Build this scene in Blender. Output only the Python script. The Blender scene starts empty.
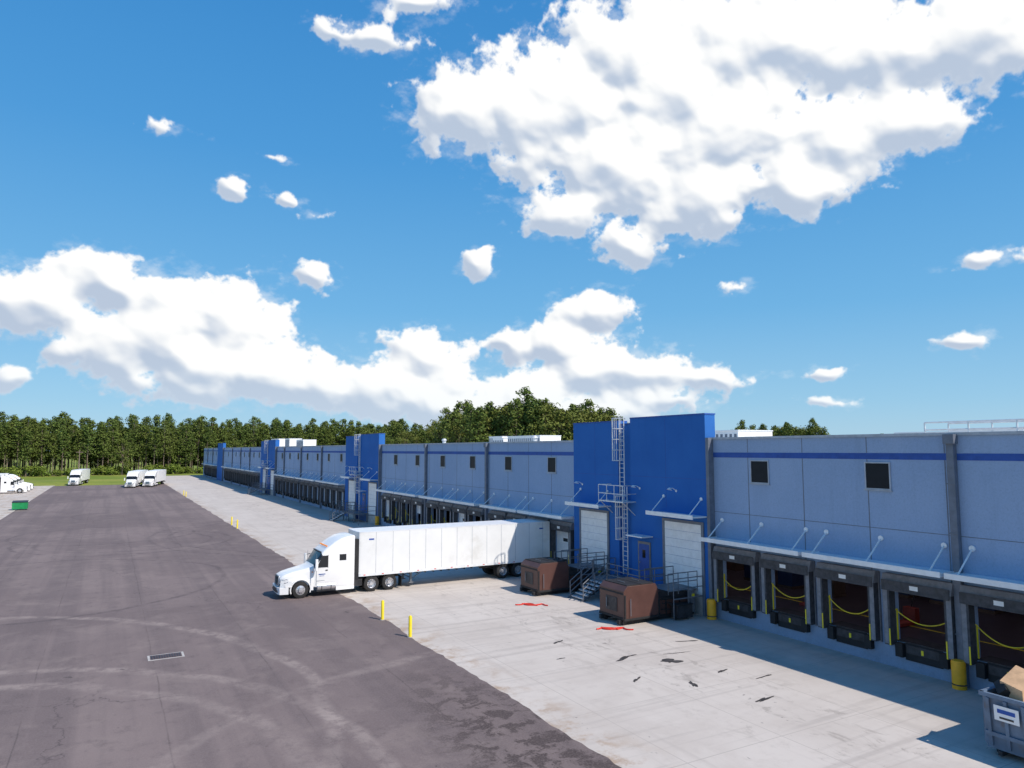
import bpy, bmesh, math, random
import numpy as np
from mathutils import Vector, Matrix, Quaternion
random.seed(7)
R=math.radians
scene=bpy.context.scene
XW=30.2      # dock wall plane
HW=10.0      # parapet height

# ------------------------------------------------------------------ materials
class NT:
    def __init__(s,nt): s.nt=nt; s.n=nt.nodes; s.l=nt.links
    def node(s,t,**kw):
        x=s.n.new(t)
        for k,v in kw.items(): setattr(x,k,v)
        return x
    def setin(s,x,i,v):
        if v is None: return
        if isinstance(v,bpy.types.NodeSocket): s.l.new(v,x.inputs[i])
        else: x.inputs[i].default_value=v
    def m(s,op,a,b=None,c=None,clamp=False):
        x=s.node('ShaderNodeMath',operation=op); x.use_clamp=clamp
        s.setin(x,0,a); s.setin(x,1,b); s.setin(x,2,c); return x.outputs[0]
    def v(s,op,a,b=None,c=None):
        x=s.node('ShaderNodeVectorMath',operation=op)
        s.setin(x,0,a); s.setin(x,1,b); s.setin(x,2,c)
        return x.outputs['Value'] if op in('LENGTH','DOT_PRODUCT','DISTANCE') else x.outputs[0]
    def scale(s,vec,f):
        x=s.node('ShaderNodeVectorMath',operation='SCALE'); s.setin(x,0,vec); s.setin(x,'Scale',f); return x.outputs[0]
    def noise(s,vec,scale,detail=4,rough=.55,dist=0,col=False):
        x=s.node('ShaderNodeTexNoise'); s.setin(x,'Vector',vec)
        x.inputs['Scale'].default_value=scale; x.inputs['Detail'].default_value=detail
        x.inputs['Roughness'].default_value=rough; x.inputs['Distortion'].default_value=dist
        return x.outputs['Color' if col else 'Fac']
    def ramp(s,f,a,b,c=0.,d=1.,smooth=True):
        x=s.node('ShaderNodeMapRange'); x.interpolation_type='SMOOTHSTEP' if smooth else 'LINEAR'
        s.setin(x,0,f); s.setin(x,1,a); s.setin(x,2,b); s.setin(x,3,c); s.setin(x,4,d); return x.outputs[0]
    def mix(s,f,a,b,blend='MIX'):
        x=s.node('ShaderNodeMix',data_type='RGBA',blend_type=blend)
        s.setin(x,0,f); s.setin(x,6,c4(a)); s.setin(x,7,c4(b)); return x.outputs[2]
def c4(c):
    if isinstance(c,(tuple,list)) and len(c)==3: return (c[0],c[1],c[2],1)
    return c
def newmat(name,rough=.6,metal=0.,spec=.5):
    m=bpy.data.materials.new(name); m.use_nodes=True
    n=NT(m.node_tree); b=m.node_tree.nodes['Principled BSDF']
    b.inputs['Roughness'].default_value=rough; b.inputs['Metallic'].default_value=metal
    b.inputs['Specular IOR Level'].default_value=spec
    return m,n,b
def smat(name,col,rough=.6,metal=0.,var=.12,scale=3.,spec=.4,dirt=None,dirtamt=.0,bump=0.,bscale=40.):
    m,n,b=newmat(name,rough,metal,spec)
    pos=n.node('ShaderNodeNewGeometry').outputs['Position']
    f=n.noise(pos,scale,3,.6)
    f2=n.ramp(f,.3,.7,1-var,1+var)
    out=n.scale((col[0],col[1],col[2]),f2)
    if dirt:
        g=n.noise(pos,scale*.6,6,.7); g=n.ramp(g,.5,.72,0,dirtamt)
        out=n.mix(g,out,dirt)
    n.l.new(out,b.inputs['Base Color'])
    if bump:
        bp=n.node('ShaderNodeBump'); bp.inputs['Strength'].default_value=bump; bp.inputs['Distance'].default_value=.02
        n.l.new(n.noise(pos,bscale,3),bp.inputs['Height']); n.l.new(bp.outputs[0],b.inputs['Normal'])
    return m

def mat_concrete():
    m,n,b=newmat('apron_concrete',.75,0,.3)
    g=n.node('ShaderNodeNewGeometry'); pos=g.outputs['Position']
    sh=n.v('ADD',pos,(1.0,2.3,0))
    br=n.node('ShaderNodeTexBrick'); br.offset=0; br.squash=1
    n.l.new(sh,br.inputs['Vector']); br.inputs['Scale'].default_value=1
    br.inputs['Brick Width'].default_value=4.15; br.inputs['Row Height'].default_value=4.8
    br.inputs['Mortar Size'].default_value=.018; br.inputs['Mortar Smooth'].default_value=.5
    br.inputs['Color1'].default_value=(.57,.515,.465,1); br.inputs['Color2'].default_value=(.545,.49,.44,1)
    br.inputs['Mortar'].default_value=(.38,.34,.305,1)
    c=br.outputs['Color']
    f=n.noise(pos,.22,6,.65,.4); c=n.mix(n.ramp(f,.4,.66,0,.5),c,(.45,.395,.35))
    f=n.noise(pos,1.3,6,.7); c=n.mix(n.ramp(f,.48,.72,0,.35),c,(.40,.35,.31))
    st=n.v('MULTIPLY',pos,(.06,1.6,1)); f=n.noise(st,1.2,5,.65,.3)
    c=n.mix(n.ramp(f,.5,.68,0,.36),c,(.31,.275,.25))
    st=n.v('MULTIPLY',pos,(1.1,.05,1)); f=n.noise(st,1.0,5,.6,.3)
    c=n.mix(n.ramp(f,.52,.7,0,.28),c,(.34,.30,.27))
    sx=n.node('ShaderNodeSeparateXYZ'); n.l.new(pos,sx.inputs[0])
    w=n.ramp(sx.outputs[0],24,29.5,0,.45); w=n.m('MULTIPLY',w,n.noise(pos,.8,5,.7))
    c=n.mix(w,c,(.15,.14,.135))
    w=n.ramp(sx.outputs[0],16.0,13.4,0,1); w=n.m('MULTIPLY',w,n.ramp(n.noise(pos,.6,6,.75),.46,.62,0,.75))
    c=n.mix(w,c,(.34,.225,.14))
    f=n.noise(pos,1.7,3,.5,1.5); c=n.mix(n.ramp(f,.70,.76,0,.55),c,(.12,.105,.095))
    w=n.m('MULTIPLY',n.ramp(n.m('ABSOLUTE',n.m('SUBTRACT',sx.outputs[0],21.5)),.8,4.2,1,0),n.ramp(n.noise(n.v('MULTIPLY',pos,(1,.5,1)),1.1,6,.75,.5),.55,.64,0,.45))
    c=n.mix(w,c,(.22,.19,.165))
    n.l.new(c,b.inputs['Base Color'])
    bp=n.node('ShaderNodeBump'); bp.inputs['Strength'].default_value=.3; bp.inputs['Distance'].default_value=.01
    n.l.new(n.noise(pos,30,4),bp.inputs['Height']); n.l.new(bp.outputs[0],b.inputs['Normal'])
    return m

def mat_asphalt():
    m,n,b=newmat('asphalt',.85,0,.25)
    pos=n.node('ShaderNodeNewGeometry').outputs['Position']
    f=n.noise(pos,.05,6,.6,.5)
    c=n.mix(n.ramp(f,.38,.62),(.150,.115,.112),(.225,.176,.167))
    st=n.v('MULTIPLY',pos,(.55,.012,1)); f=n.noise(st,1,4,.6,.2)
    c=n.mix(n.ramp(f,.42,.6,0,.6),c,(.125,.098,.099))
    f=n.noise(pos,.35,6,.7,.6); c=n.mix(n.ramp(f,.48,.7,0,.55),c,(.26,.208,.19))
    f2=n.noise(pos,.9,6,.75); c=n.mix(n.ramp(f2,.5,.72,0,.65),c,(.10,.078,.08))
    # paving lane seams every 4.3 m
    sx=n.node('ShaderNodeSeparateXYZ'); n.l.new(pos,sx.inputs[0])
    xx=n.m('ADD',sx.outputs[0],n.m('MULTIPLY',n.noise(n.v('MULTIPLY',pos,(0,1,0)),.25,3),.25))
    fr=n.m('ABSOLUTE',n.m('SUBTRACT',n.m('FRACT',n.m('DIVIDE',n.m('ADD',xx,100.),4.35)),.5))
    k=n.m('MULTIPLY',n.ramp(fr,.0,.010,.6,0),n.ramp(n.noise(pos,.25,3,.6),.4,.6,.2,1))
    c=n.mix(k,c,(.06,.048,.05))
    p2=n.v('MULTIPLY',pos,(1,1,0))
    wob=n.noise(p2,.12,2,.5)
    grit=n.m('MULTIPLY',n.ramp(n.noise(pos,1.2,6,.75),.36,.6),n.ramp(n.noise(pos,.13,3,.6),.38,.58,.45,1))
    def ring(cx,cy,r,w,col,amt):
        nonlocal c
        d=n.v('DISTANCE',p2,(cx,cy,0)); d=n.m('ADD',d,n.m('MULTIPLY',wob,2.2))
        d=n.m('ABSOLUTE',n.m('SUBTRACT',d,r+1.1))
        k=n.ramp(d,w*.3,w,amt,0); k=n.m('MULTIPLY',k,grit)
        c=n.mix(k,c,col)
    LT=(.37,.305,.275); DK=(.055,.043,.048)
    for (cx,cy,r) in [(-9,22,14.5),(-9,22,16.6),(-14,30,21.5)]: ring(cx,cy,r,.5,LT,.65)
    for (cx,cy,r) in [(18,10,22)]: ring(cx,cy,r,.45,LT,.4)
    for (cx,cy,r) in [(2,84,8),(2,84,9.9),(0,92,9),(5,118,9),(-4,60,12),(26,84,20),(26,84,22)]: ring(cx,cy,r,.3,DK,.65)
    vo=n.node('ShaderNodeTexVoronoi',feature='DISTANCE_TO_EDGE'); vo.inputs['Scale'].default_value=.09
    wv=n.v('ADD',pos,n.scale(n.noise(pos,.5,4,.6,0,True),3.0))
    n.l.new(wv,vo.inputs['Vector'])
    k=n.ramp(vo.outputs['Distance'],.0,.005,.7,0); k=n.m('MULTIPLY',k,n.ramp(n.noise(pos,.06,2),.47,.57))
    c=n.mix(k,c,(.06,.047,.05))
    d=n.v('DISTANCE',n.v('MULTIPLY',p2,(1.6,.5,0)),(19.5,10.0,0))
    blot=n.m('MULTIPLY',n.ramp(d,1.5,6.0,.95,0),n.ramp(n.noise(pos,1.1,6,.7,.4),.47,.56,.15,1))
    c=n.mix(blot,c,(.055,.04,.038))
    c=n.mix(n.ramp(n.noise(pos,2.2,2,.5,.8),.73,.78,0,.7),c,(.05,.04,.042))
    f=n.noise(pos,14,3,.7); c=n.mix(n.ramp(f,.35,.75,0,.4),c,(.26,.212,.20))
    f=n.noise(pos,45,2,.7); c=n.mix(n.ramp(f,.45,.7,0,.35),c,(.08,.062,.066))
    n.l.new(c,b.inputs['Base Color'])
    bp=n.node('ShaderNodeBump'); bp.inputs['Strength'].default_value=.5; bp.inputs['Distance'].default_value=.015
    n.l.new(n.noise(pos,25,4,.7),bp.inputs['Height']); n.l.new(bp.outputs[0],b.inputs['Normal'])
    return m

def mat_grass():
    m,n,b=newmat('field_grass',.9,0,.1)
    pos=n.node('ShaderNodeNewGeometry').outputs['Position']
    c=n.mix(n.ramp(n.noise(pos,.03,5,.6),.35,.65),(.15,.21,.035),(.27,.29,.06))
    c=n.mix(n.ramp(n.noise(pos,.4,5,.7),.4,.7,0,.5),c,(.10,.15,.03))
    c=n.mix(n.ramp(n.noise(n.v('MULTIPLY',pos,(.2,1,1)),.08,4,.7),.5,.7,0,.6),c,(.32,.29,.11))
    n.l.new(c,b.inputs['Base Color']); return m

def mat_wall(name,c1,c2,speck=.5):
    m,n,b=newmat(name,.8,0,.25)
    pos=n.node('ShaderNodeNewGeometry').outputs['Position']
    c=n.mix(n.ramp(n.noise(pos,.25,5,.6),.35,.65),c1,c2)
    f=n.noise(pos,9,4,.8); c=n.mix(n.ramp(f,.42,.62,0,speck),c,tuple(min(1,x*1.3) for x in c1))
    f=n.noise(n.v('ADD',pos,(31,7,3)),14,3,.8); c=n.mix(n.ramp(f,.5,.64,0,speck),c,tuple(x*.7 for x in c1))
    f=n.noise(n.v('MULTIPLY',pos,(1,1.6,.12)),1.0,5,.7); c=n.mix(n.ramp(f,.5,.75,0,.22),c,tuple(x*.7 for x in c1))
    sx=n.node('ShaderNodeSeparateXYZ'); n.l.new(pos,sx.inputs[0])
    w=n.m('MULTIPLY',n.ramp(sx.outputs[2],1.3,.0,0,.6),n.noise(pos,2,4,.7)); c=n.mix(w,c,(.16,.15,.15))
    n.l.new(c,b.inputs['Base Color'])
    bp=n.node('ShaderNodeBump'); bp.inputs['Strength'].default_value=.2; bp.inputs['Distance'].default_value=.01
    n.l.new(n.noise(pos,22,4,.7),bp.inputs['Height']); n.l.new(bp.outputs[0],b.inputs['Normal'])
    return m

def mat_leaf(name,a,b_,c_):
    m,n,b=newmat(name,.75,0,.15)
    g=n.node('ShaderNodeNewGeometry'); oi=n.node('ShaderNodeObjectInfo')
    c=n.mix(g.outputs['Random Per Island'],a,b_)
    c=n.mix(n.m('MULTIPLY',oi.outputs['Random'],.7),c,c_)
    n.l.new(c,b.inputs['Base Color'])
    return m

M={}
M['conc']=mat_concrete(); M['asph']=mat_asphalt(); M['grass']=mat_grass()
M['wall']=mat_wall('precast_wall',(.275,.37,.53),(.315,.41,.57),.26)
M['blue']=mat_wall('blue_panel',(.022,.125,.41),(.028,.145,.45),.1)
M['stripe']=smat('navy_stripe',(.025,.085,.34),.6)
M['coping']=smat('parapet_coping',(.40,.43,.48),.45,.2)
M['roof']=smat('roof_membrane',(.62,.62,.60),.7,dirt=(.4,.38,.35),dirtamt=.5,scale=.4)
M['pil']=smat('downspout_grey',(.15,.17,.21),.5)
M['white']=smat('white_paint',(.80,.80,.79),.35,var=.03,scale=2,dirt=(.5,.47,.42),dirtamt=.15)
M['trailer']=smat('trailer_white',(.80,.80,.79),.32,var=.03,scale=.8,dirt=(.55,.53,.48),dirtamt=.4)
M['truckwhite']=smat('cab_white_paint',(.82,.82,.82),.18,var=.015,scale=2,spec=.6)
M['canopy']=smat('canopy_metal',(.80,.81,.82),.4,.1,var=.05)
M['galv']=smat('galvanised_steel',(.66,.68,.70),.4,.3,var=.1)
M['door']=smat('sectional_door_white',(.80,.81,.82),.45,var=.05)
M['seal']=smat('dock_seal_fabric',(.065,.065,.072),.75,var=.25,scale=5)
M['sealg']=smat('dock_seal_grey',(.21,.21,.23),.7,var=.15,scale=4)
M['black']=smat('black_rubber',(.02,.02,.022),.7,var=.2)
M['dark']=smat('dark_steel',(.05,.05,.055),.5,.4,var=.3)
M['glass']=smat('dark_glass',(.012,.015,.02),.12,0,var=.1,spec=.5)
M['wglass']=smat('window_glass',(.010,.013,.02),.3,0,var=.1,spec=.2)
M['yellow']=smat('safety_yellow',(.88,.68,.03),.45,var=.06)
M['orange']=smat('guard_orange',(.95,.43,.02),.5,var=.08)
M['red']=smat('signal_red',(.6,.03,.02),.5)
M['rust']=smat('compactor_brown',(.095,.046,.038),.45,var=.15,scale=.7,dirt=(.13,.065,.045),dirtamt=.35)
M['rust2']=smat('compactor_interior',(.24,.11,.07),.7,var=.3,scale=2)
M['bluegrey']=smat('dumpster_blue_grey',(.13,.18,.25),.5,var=.2,scale=2,dirt=(.16,.10,.07),dirtamt=.8)
M['card']=smat('cardboard',(.55,.35,.20),.8,var=.15)
M['chrome']=smat('polished_aluminium',(.7,.7,.72),.25,.7,var=.04)
M['tyre']=smat('tyre_rubber',(.025,.024,.024),.8,var=.3)
M['rail']=smat('railing_grey',(.17,.18,.20),.5,.2)
M['concblk']=smat('cast_concrete',(.42,.40,.38),.8,var=.15,bump=.3)
M['green']=smat('bin_green',(.02,.30,.10),.5)
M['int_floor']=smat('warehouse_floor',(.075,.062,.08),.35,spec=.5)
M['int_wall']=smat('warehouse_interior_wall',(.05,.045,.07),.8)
M['bark']=smat('pine_bark',(.20,.155,.12),.9,var=.3)
M['hose']=smat('red_hose',(.66,.035,.02),.5)
M['oil']=smat('oil_stain',(.055,.048,.044),.6,var=.4,scale=4)
M['amber']=smat('amber_lens',(.8,.25,.02),.3)
M['rack']=smat('rack_steel',(.05,.06,.10),.6)
M['pine']=mat_leaf('pine_needles',(.040,.078,.016),(.14,.185,.042),(.12,.145,.03))
M['decid']=mat_leaf('oak_leaves',(.045,.085,.018),(.155,.20,.042),(.16,.155,.035))
M['shrub']=mat_leaf('undergrowth_leaves',(.08,.13,.02),(.20,.26,.045),(.17,.21,.04))
for i,c in enumerate([(.12,.08,.06),(.03,.05,.12),(.28,.04,.03),(.22,.20,.20)]): M['box%d'%i]=smat('carton_%d'%i,c,.7)
def mat_emit():
    m=bpy.data.materials.new('interior_fill_glow'); m.use_nodes=True; b=m.node_tree.nodes['Principled BSDF']
    b.inputs['Emission Color'].default_value=(1,.84,.9,1); b.inputs['Emission Strength'].default_value=3; return m
M['fill_strip']=mat_emit()  # glow for the added strips inside the docks

# ------------------------------------------------------------------ mesh builder
COL=scene.collection
def group(name,loc=(0,0,0),rz=0.):
    e=bpy.data.objects.new(name,None); e.empty_display_size=.5; e.location=loc; e.rotation_euler=(0,0,rz); COL.objects.link(e); return e
class MB:
    def __init__(s,name,parent=None,loc=(0,0,0),rz=0.):
        s.name=name; s.p=parent; s.loc=loc; s.rz=rz; s.V=[];s.F=[];s.MI=[];s.SM=[];s.mats=[]
    def mi(s,m):
        if isinstance(m,str): m=M[m]
        if m not in s.mats: s.mats.append(m)
        return s.mats.index(m)
    def add(s,vs,fs,m,smooth=False):
        o=len(s.V); s.V+= [tuple(v) for v in vs]
        ii=s.mi(m)
        for f in fs: s.F.append([o+k for k in f]); s.MI.append(ii); s.SM.append(smooth)
    def box(s,x0,x1,y0,y1,z0,z1,m):
        vs=[(x,y,z) for x in(x0,x1) for y in(y0,y1) for z in(z0,z1)]
        s.add(vs,[(0,1,3,2),(4,6,7,5),(0,4,5,1),(2,3,7,6),(0,2,6,4),(1,5,7,3)],m)
    def obox(s,p,ax,ay,az,m):
        p=Vector(p);ax=Vector(ax);ay=Vector(ay);az=Vector(az)
        vs=[p+i*ax+j*ay+k*az for i in(-1,1) for j in(-1,1) for k in(-1,1)]
        s.add(vs,[(0,1,3,2),(4,6,7,5),(0,4,5,1),(2,3,7,6),(0,2,6,4),(1,5,7,3)],m)
    def cyl(s,p0,p1,r,m,n=10,r2=None,smooth=True):
        p0=Vector(p0);p1=Vector(p1); r2=r if r2 is None else r2
        d=(p1-p0).normalized(); a=d.orthogonal().normalized(); b=d.cross(a)
        vs=[]
        for k in range(n):
            t=2*math.pi*k/n; u=a*math.cos(t)+b*math.sin(t); vs.append(p0+u*r); vs.append(p1+u*r2)
        s.add(vs,[(2*k,2*((k+1)%n),2*((k+1)%n)+1,2*k+1) for k in range(n)],m,smooth)
        s.add([vs[2*k] for k in range(n)][::-1],[tuple(range(n))],m); s.add([vs[2*k+1] for k in range(n)],[tuple(range(n))],m)
    def tube(s,pts,r,m,n=6):
        for a,b in zip(pts[:-1],pts[1:]):
            if (Vector(a)-Vector(b)).length>1e-4: s.cyl(a,b,r,m,n)
    def lathe(s,prof,org,m,n=28,axis='Y',sgn=1):
        vs=[];org=Vector(org)
        for (r,h) in prof:
            for k in range(n):
                t=2*math.pi*k/n
                if axis=='Y': vs.append(org+Vector((r*math.cos(t),h*sgn,r*math.sin(t))))
                else: vs.append(org+Vector((r*math.cos(t),r*math.sin(t),h*sgn)))
        fs=[]
        for i in range(len(prof)-1):
            for k in range(n):
                k2=(k+1)%n; fs.append((i*n+k,i*n+k2,(i+1)*n+k2,(i+1)*n+k))
        s.add(vs,fs,m,True)
    def poly(s,pts,m): s.add(pts,[tuple(range(len(pts)))],m)
    def prism(s,pts,off,m):
        off=Vector(off); n=len(pts); P=[Vector(p) for p in pts]
        s.add(P+[p+off for p in P],[tuple(range(n))[::-1],tuple(range(n,2*n))]+[(k,(k+1)%n,n+(k+1)%n,n+k) for k in range(n)],m)
    def done(s,bevel=0,sharp=35,fix=True):
        me=bpy.data.meshes.new(s.name); me.from_pydata(s.V,[],s.F); me.update()
        for m in s.mats: me.materials.append(m)
        me.polygons.foreach_set('material_index',s.MI); me.polygons.foreach_set('use_smooth',s.SM)
        if fix:
            bm=bmesh.new(); bm.from_mesh(me); bmesh.ops.recalc_face_normals(bm,faces=bm.faces); bm.to_mesh(me); bm.free()
        if any(s.SM): me.set_sharp_from_angle(angle=R(sharp))
        o=bpy.data.objects.new(s.name,me); COL.objects.link(o); o.location=s.loc; o.rotation_euler=(0,0,s.rz)
        if s.p: o.parent=s.p
        if bevel:
            b=o.modifiers.new('bevel','BEVEL'); b.width=bevel; b.segments=2; b.limit_method='ANGLE'; b.angle_limit=R(40)
        return o

# ------------------------------------------------------------------ ground
def sheet(name,x0,x1,y0,y1,z,m,edge=False):
    b=MB(name)
    if edge:
        L=[];n=700
        for i in range(n+1):
            y=y0+(y1-y0)*i/n; L.append((x1+random.uniform(-.07,.07)+.12*math.sin(y*.7)*math.sin(y*.23),y,z))
        vs=[(x0,y0,z)]+L+[(x0,y1,z)]
        b.add(vs,[tuple(range(len(vs)))],m)
    else: b.poly([(x0,y0,z),(x1,y0,z),(x1,y1,z),(x0,y1,z)],m)
    return b.done(fix=False)
sheet('ground',-2500,2500,-1500,4000,-.06,'grass')
sheet('asphalt_yard',-12.5,13.7,-80,222,0.004,'asph',True)
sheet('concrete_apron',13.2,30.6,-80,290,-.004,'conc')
sheet('concrete_trailer_pad',-60,-12.3,-80,225,-.004,'conc')
b=MB('storm_drain_grate')
b.box(1.9,3.4,36.5,37.4,.0,.012,'concblk')
b.box(2.0,3.3,36.6,37.3,.0,.02,'rust')
for i in range(12): b.box(2.04+i*.105,2.09+i*.105,36.65,37.25,.0,.028,'dark')
b.done()

# ------------------------------------------------------------------ warehouse
WH=group('distribution_warehouse')
def build_bay(name,ya,yb,docky,winy,pily,kinds,detail=True):
    w=MB(name+'_wall',WH)
    hw=1.2; z0,z1=1.15,3.5
    w.box(XW,XW+.3,ya,yb,-.1,z0,'wall'); w.box(XW,XW+.3,ya,yb,z1,HW,'wall')
    ys=sorted(docky); cur=ya
    for y in ys:
        w.box(XW,XW+.3,cur,y-hw,z0,z1,'wall'); cur=y+hw
    w.box(XW,XW+.3,cur,yb,z0,z1,'wall')
    w.box(XW-.012,XW-.0,ya,yb,8.98,9.26,'stripe')
    w.box(XW-.08,XW+.42,ya,yb,HW,HW+.12,'coping')
    y=ya+3.5
    while y<yb-1:
        w.box(XW-.005,XW,y-.025,y+.025,3.95,8.98,'pil'); w.box(XW-.005,XW,y-.02,y+.02,9.27,HW-.01,'pil'); y+=3.5
    w.box(XW-.006,XW,ya,yb,5.9,5.93,'pil')
    w.done()
    f=MB(name+'_windows',WH)
    for y in winy:
        a,b_,c,d=y-.62,y+.62,7.62,8.86
        f.box(XW-.05,XW,a,b_,c,c+.06,'coping'); f.box(XW-.05,XW,a,b_,d-.06,d,'coping')
        f.box(XW-.05,XW,a,a+.06,c+.06,d-.06,'coping'); f.box(XW-.05,XW,b_-.06,b_,c+.06,d-.06,'coping')
        f.box(XW-.02,XW,a+.06,b_-.06,c+.06,d-.06,'wglass')
        f.box(XW-.09,XW-.0,a-.05,b_+.05,c-.05,c-.002,'coping')
    f.done()
    p=MB(name+'_downspouts',WH)
    for y in pily:
        p.box(XW-.26,XW-.014,y-.15,y+.15,0,HW-.25,'pil')
        p.box(XW-.34,XW-.014,y-.22,y+.22,HW-.35,HW+.05,'pil')
        for z in (2,4,6,8): p.box(XW-.28,XW-.26,y-.18,y+.18,z,z+.06,'pil')
    p.done(bevel=.02)
    g=MB(name+'_dock_doors',WH)
    for y,k in zip(ys,kinds): dock(g,y,k,detail)
    g.done()

def dock(g,y,kind,detail=True):
    X=XW
    for s in(-1,1):
        a=y+s*1.17; b_=y+s*1.47
        g.box(X-.42,X-.002,min(a,b_),max(a,b_),1.0,3.52,'seal')
        g.box(X-.10,X-.001,min(y+s*1.475,y+s*1.53),max(y+s*1.475,y+s*1.53),.95,4.0,'sealg')
        c=y+s*.95; g.box(X-.26,X-.002,c-.16,c+.16,.55,1.12,'black')
        if detail:
            g.box(X-.43,X-.42,min(y+s*1.18,y+s*1.235),max(y+s*1.18,y+s*1.235),1.0,1.7,'yellow')
            g.box(X-.425,X-.42,min(y+s*1.26,y+s*1.46),max(y+s*1.26,y+s*1.46),1.05,3.5,'sealg')
    g.prism([(X-.5,y-1.5,3.52),(X-.001,y-1.5,3.52),(X-.001,y-1.5,4.02),(X-.30,y-1.5,4.02)],(0,3.0,0),'sealg')
    g.box(X-.52,X-.5,y-1.45,y+1.45,3.34,3.78,'seal')
    if detail: g.box(X-.525,X-.521,y-.18,y+.18,3.5,3.68,'white')
    g.box(X-.06,X-.001,y-.78,y+.78,.45,1.14,'black')
    g.box(X-.12,X-.06,y-.7,y+.7,.75,1.1,'dark')
    g.box(X-.02,X+.9,y-1.18,y+1.18,1.145,1.19,'dark')
    if detail: g.box(X-.13,X-.12,y-.05,y+.05,.8,1.0,'yellow')
    if kind=='closed':
        for i in range(4):
            z=1.2+i*.575; g.box(X+.12,X+.18,y-1.19,y+1.19,z,z+.56,'door')
        g.box(X+.11,X+.12,y-.3,y+.3,2.5,2.75,'glass')
    elif kind=='half':
        for i in range(2,4):
            z=1.2+i*.575; g.box(X+.12,X+.18,y-1.19,y+1.19,z,z+.56,'door')
    else:
        g.box(X+.12,X+.18,y-1.19,y+1.19,3.3,3.49,'door')
        if detail:
            rs=random.Random(int(y*10)); sg=rs.uniform(.4,.6); dz=rs.uniform(-.2,.1)
            pts=[]
            for i in range(13):
                t=i/12; pts.append((X-.0,y-1.17+2.34*t,2.45+dz*t-sg*4*t*(1-t)))
            g.tube(pts,.021,'yellow',5)
            for s in(-1,1):
                g.box(X+.03,X+.08,y+s*1.14-.025,y+s*1.14+.025,1.2,2.5,'yellow')

R1=[28.35-3.35*i for i in range(4)]+[15.0-3.35*i for i in range(4)]+[1.3-3.35*i for i in range(4)]
build_bay('east_bay',-25,30.2,R1,[26.7,20.0,13.3,6.6,-.1,-6.8],[16.65,2.9,-10.5],['open']*12)
L1=[]
for bs in (43.8,58.2,72.6): L1+=[bs+1.75,bs+5.12,bs+8.5,bs+11.88]
build_bay('middle_bay',43.8,87.6,L1,[47.2,54.2,61.2,68.2,75.2,82.2],[58.1,72.5],['closed','open','open','half','open','closed','open','open','half','open','open','closed'])
L2=[]
for bs in (102.2,116.6,131.0): L2+=[bs+1.75,bs+5.12,bs+8.5,bs+11.88]
build_bay('north_bay',102.2,153.,L2+[147.2,150.6],[105.5+7*i for i in range(7)],[116.5,130.9,145.2],['closed']*14,False)
L3=[]
for bs in (171,185.4,199.8,214.2): L3+=[bs+1.75,bs+5.12,bs+8.5,bs+11.88]
build_bay('far_bay',169.,232,L3,[173+7*i for i in range(8)],[185,199,214],['closed']*16,False)
build_bay('end_bay',244.,285,[247+3.4*i for i in range(10)],[250+7*i for i in range(5)],[258,272],['closed']*10,False)

def canopy(c,ya,yb,z,depth=1.25,rods=3):
    X=XW
    c.box(X-depth,X-.002,ya,yb,z,z+.07,'canopy')
    c.box(X-depth-.03,X-depth,ya-.02,yb+.02,z-.06,z+.16,'canopy')
    for yy in (ya,yb): c.box(X-depth,X-.05,yy-.02,yy+.02,z-.05,z+.12,'canopy')
    for i in range(rods):
        y=ya+.45+(yb-ya-.9)*i/max(1,rods-1)
        c.tube([(X-depth+.05,y,z+.1),(X-.06,y,z+1.05)],.034,'canopy',6)
        c.cyl((X-.07,y,z+1.08),(X-.003,y,z+1.08),.12,'canopy',10)
C=MB('dock_canopies',WH)
for ys in (R1,L1,L2+[147.2,150.6],L3,[247+3.4*i for i in range(10)]):
    ys=sorted(ys)
    for i in range(0,len(ys)-1,2): canopy(C,ys[i]-1.55,ys[i+1]+1.55,4.4)
C.done()

def tower(ya,yb,split):
    t=MB('blue_tower',WH)
    X=XW
    if split:
        t.box(X-.35,X+.45,ya,split,-.1,11.45,'blue'); t.box(X-.38,X+.48,ya-.03,split,11.45,11.53,'stripe')
        t.box(X-.12,X+.4,split,split+1.3,-.1,11.1,'blue'); t.box(X-.16,X+.44,split+.001,split+1.299,11.1,11.18,'stripe')
        t.box(X-.35,X+.45,split+1.3,yb,-.1,11.3,'blue'); t.box(X-.38,X+.48,split+1.3,yb+.03,11.3,11.38,'stripe')
        for z in (3.9,7.7):
            for a,b_ in((ya,split),(split+1.3,yb)): t.box(X-.354,X-.35,a,b_,z,z+.025,'stripe')
        for yj in ((ya+split)/2,(split+1.3+yb)/2): t.box(X-.355,X-.35,yj-.012,yj+.012,5.9,11.3,'stripe')
    else:
        t.box(X-.35,X+.45,ya,yb,-.1,11.45,'blue'); t.box(X-.38,X+.48,ya-.03,yb+.03,11.45,11.53,'stripe')
    t.done()
    p=MB('tower_corner_column',WH); p.box(X-.40,X-.015,ya-.28,ya-.05,0,HW+.1,'pil'); p.done()
tower(30.3,43.7,37.1); tower(87.6,102.2,95.2); tower(153,169,161.); tower(232,244,None)
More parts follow.
